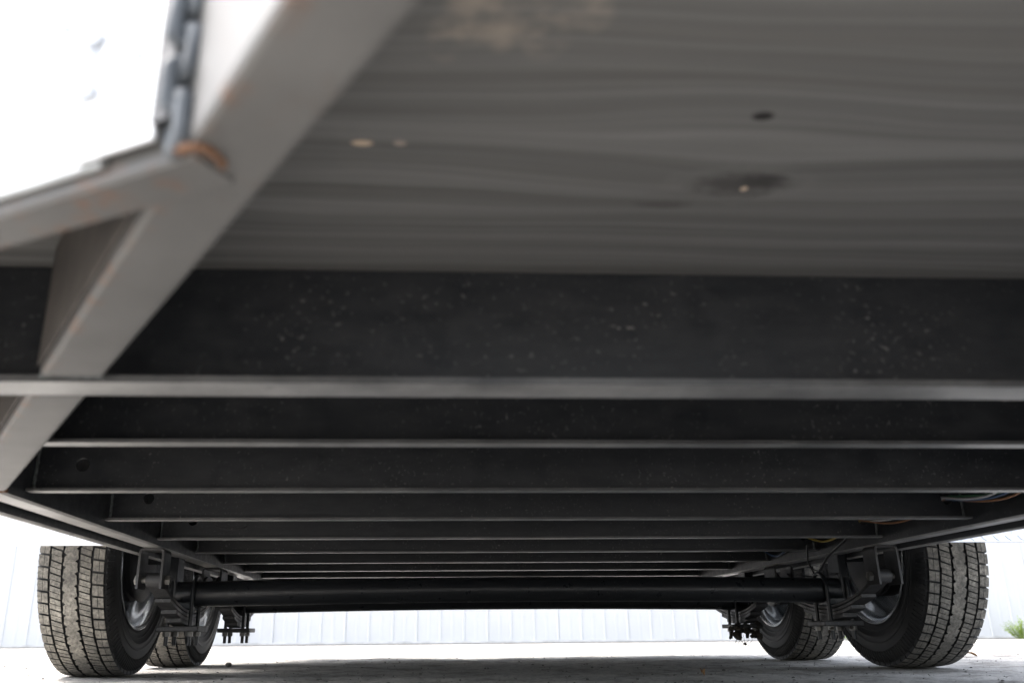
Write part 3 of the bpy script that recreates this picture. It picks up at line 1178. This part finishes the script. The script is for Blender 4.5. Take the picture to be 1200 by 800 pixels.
wire('wire', [(1.264, 2.03, .41), (1.264, 1.99, .407), (1.25, 1.86, .39), (1.225, 1.72, .380), (1.21, 1.60, .40)], M['wire_green'])['label'] = 'green wire'
wire('wire', [(1.262, 2.44, .41), (1.262, 2.40, .401), (1.275, 2.28, .380), (1.268, 2.14, .380), (1.262, 2.0, .405)], M['wire_orange'], .003)['label'] = 'orange wire'
wire('wire', [(1.262, 2.44, .41), (1.268, 2.40, .401), (1.262, 2.28, .388), (1.262, 2.14, .388), (1.262, 2.0, .405)], M['wire_white'], .003)['label'] = 'white wire'
wire('wire', [(1.27, 2.84, .41), (1.28, 2.80, .395), (1.27, 2.68, .372), (1.262, 2.56, .376), (1.262, 2.41, .405)], M['wire_yellow'], .004)['label'] = 'yellow wire'
wire('wire', [(1.27, 3.25, .41), (1.28, 3.21, .398), (1.29, 3.12, .364), (1.28, 3.0, .372), (1.265, 2.81, .405)], M['wire_blue'], .004)['label'] = 'blue wire'
wire('wire', [(1.275, 3.25, .41), (1.30, 3.20, .39), (1.315, 3.13, .366), (1.29, 3.0, .378), (1.265, 2.81, .405)], M['wire_white'], .004)['label'] = 'white wire'
# a loose curl of wire on the left web
wire('wire', [(-.55, 2.395, .395), (-.545, 2.39, .388), (-.51, 2.385, .379), (-.48, 2.39, .384), (-.47, 2.398, .392)], M['spring'], .0014)['label'] = 'thin loose curl of wire'

# --- mud on the rear right tie plate
for (sx, yy, n, sc) in ((1, D1+SP, 30, 1.0), (1, D1, 6, .4)):
    bm = bmesh.new()
    xc = XA+sx*HS
    for i in range(n):
        p_ = Vector((xc+random.uniform(-.06, .05), yy-.055+random.uniform(-.012, .02), .112+random.uniform(-.024, .022)*sc))
        mt = Matrix.Translation(p_) @ Matrix.Rotation(random.random()*6, 4, 'Y') @ Matrix.Diagonal((random.uniform(.008, .02)*sc, random.uniform(.006, .012)*sc, random.uniform(.006, .014)*sc, 1))
        bmesh.ops.create_icosphere(bm, subdivisions=2, radius=1, matrix=mt)
    for v in bm.verts:
        v.co += Vector((random.uniform(-1, 1), random.uniform(-1, 1), random.uniform(-1, 1)))*.0016
    if n > 10:
        for i in range(7):
            a = Vector((xc-.02+random.uniform(-.03, .03), yy-.055, .095))
            add_tube(bm, [a, a+Vector((random.uniform(-.012, .012), 0, -.018)), a+Vector((random.uniform(-.03, .03), 0, -.04))], .0007, 4)
        mt = Matrix.Translation((xc-.015, yy-.055, .062)) @ Matrix.Rotation(.5, 4, 'Y') @ Matrix.Diagonal((.008, .005, .006, 1))
        bmesh.ops.create_icosphere(bm, subdivisions=1, radius=1, matrix=mt)
        add_tube(bm, [(xc-.02, yy-.055, .1), (xc-.015, yy-.055, .06)], .0008, 4)
    part('mud_clump', bm, M['mud'], 60)

# ------------------------------------------------------------------ white metal building behind
WY = 11.6
bld = bpy.data.objects.new('metal_building', None)
COL.objects.link(bld)
bld.location = (0, WY, 0)
tag(bld, 'long white metal building with ribbed wall panels across the yard', 'building')
def panel_mesh():
    bm = bmesh.new()
    p = .305
    prof = []
    x = 0
    for r in range(3):
        prof += [(x, 0), (x+.115, 0), (x+.13, -.002), (x+.15, -.002), (x+.165, 0), (x+.270, 0), (x+.277, -.009), (x+.297, -.009)]
        x += p
    prof += [(x, 0)]
    front = prof
    z0, z1 = .03, 4.6
    A = [bm.verts.new((u, v, z0)) for u, v in front]
    B = [bm.verts.new((u, v, z1)) for u, v in front]
    A2 = [bm.verts.new((u, v+.0015, z0)) for u, v in front]
    B2 = [bm.verts.new((u, v+.0015, z1)) for u, v in front]
    for i in range(len(front)-1):
        bm.faces.new((A[i], A[i+1], B[i+1], B[i]))
        bm.faces.new((A2[i+1], A2[i], B2[i], B2[i+1]))
        bm.faces.new((A[i], A2[i], A2[i+1], A[i+1]))
    bmesh.ops.recalc_face_normals(bm, faces=bm.faces)
    me = bpy.data.meshes.new('wall_panel')
    bm.to_mesh(me)
    bm.free()
    me.materials.append(M['wall_white'])
    return me
pm = panel_mesh()
for i in range(-16, 18):
    o = bpy.data.objects.new('wall_panel', pm)
    COL.objects.link(o)
    o.parent = bld
    o.location = (i*.917, random.uniform(-.002, .002), 0)
x0, x1 = -16*.917, 18*.917
bm = bmesh.new()
add_box(bm, (x0, .004, 0.0), (x1, .25, 4.6))
new_obj('wall_core', bm, M['wall_white'], bld)
bm = bmesh.new()
add_box(bm, (x0, -.034, .008), (x1, .003, .035))
new_obj('base_flashing', bm, M['base_trim'], bld)
bm = bmesh.new()
add_prism(bm, [(-.25, 4.55), (-.25, 4.72), (6, 6.2), (6, 6.1), (.26, 4.66), (.26, 4.62), (-.1, 4.6)], lambda u, v, t: (t, u, v), x0-.2, x1+.2)
new_obj('roof', bm, M['trim'], bld)
bm = bmesh.new()
zz = 4.45
add_prism(bm, [(-.19, zz), (-.07, zz), (-.06, zz+.1), (-.2, zz+.1)], lambda u, v, t: (t, u, v), x0, x1)
new_obj('gutter', bm, M['wall_white'], bld)

# ------------------------------------------------------------------ weeds by the building, stone and leaf on the ground
def weed(x, y, h, n, label, spread):
    e = bpy.data.objects.new('weed_plant', None)
    COL.objects.link(e)
    e.location = (x, y, 0)
    tag(e, label, 'weed', 'weeds along the building wall')
    bs, bl = bmesh.new(), bmesh.new()
    for i in range(n):
        a = random.random()*2*PI
        d = random.random()*spread
        hh = h*random.uniform(.55, 1)*(1-.45*d/spread)
        tip = Vector((math.cos(a)*d, math.sin(a)*d*.5, hh))
        add_tube(bs, [(tip.x*.3, tip.y*.3, 0), (tip.x*.7, tip.y*.7, hh*.6), tip], [.003, .0022, .001], 4)
        for j in range(16):
            f = random.uniform(.15, 1)
            c = Vector((tip.x*(.3+.7*f), tip.y*(.3+.7*f), hh*f)) + Vector((random.uniform(-.03, .03), random.uniform(-.03, .03), random.uniform(-.01, .02)))
            q = random.random()*6
            dr = Vector((math.cos(q), math.sin(q), random.uniform(-.2, .7))).normalized()
            sdv = dr.cross(Vector((0, 0, 1))).normalized()
            ln = random.uniform(.018, .04)
            v = [bl.verts.new(c), bl.verts.new(c+dr*ln*.5+sdv*ln*.28), bl.verts.new(c+dr*ln), bl.verts.new(c+dr*ln*.5-sdv*ln*.28)]
            bl.faces.new(v)
    new_obj('stem', bs, M['leaf_green'], e)
    new_obj('leaf', bl, M['leaf_green'], e)['kind'] = 'stuff'
weed(7.74, 11.2, .30, 60, 'bushy green weed at the foot of the white wall, largest, right of the wheels', .30)
weed(5.62, 11.35, .07, 14, 'low green weed tuft at the wall seen between the right wheels', .25)
weed(5.2, 11.35, .05, 12, 'tiny green weed tuft at the wall behind the rear right tyre', .2)

bm = bmesh.new()
bmesh.ops.create_icosphere(bm, subdivisions=3, radius=.011)
for v in bm.verts:
    v.co *= 1+random.uniform(-.10, .10)
    v.co.z *= .8
st = new_obj('stone', bm, M['stone'], None, 50)
st.location = (-.700, 3.42, .008)
tag(st, 'round dark pebble on the ground beside the rear left tyre', 'stone')

def fallen_leaf(x, y, ln, rot, label):
    bm = bmesh.new()
    N = 8
    L, Rr, C, = [], [], []
    for i in range(N+1):
        f = i/N
        w_ = ln*.26*math.sin(PI*f)**.8 + .0004
        z = .004+.008*math.sin(f*PI*1.3)
        C.append(bm.verts.new((f*ln, 0, z)))
        L.append(bm.verts.new((f*ln, w_, z+.006)))
        Rr.append(bm.verts.new((f*ln, -w_, z+.005)))
    for i in range(N):
        bm.faces.new((C[i], C[i+1], L[i+1], L[i]))
        bm.faces.new((Rr[i], Rr[i+1], C[i+1], C[i]))
    o = new_obj('dry_leaf', bm, M['dry_leaf'], None, 60)
    sm = o.modifiers.new('thickness', 'SOLIDIFY')
    sm.thickness = .0008
    o.location = (x, y, 0)
    o.rotation_euler = (0, 0, rot)
    tag(o, label, 'leaf', 'dry leaves on the concrete')
fallen_leaf(2.36, 3.83, .07, .1, 'flat brown dry leaf on bright ground right of the front right tyre')
fallen_leaf(.74, 2.35, .02, 1.0, 'tiny brown leaf on shaded ground in front of the right tyres')
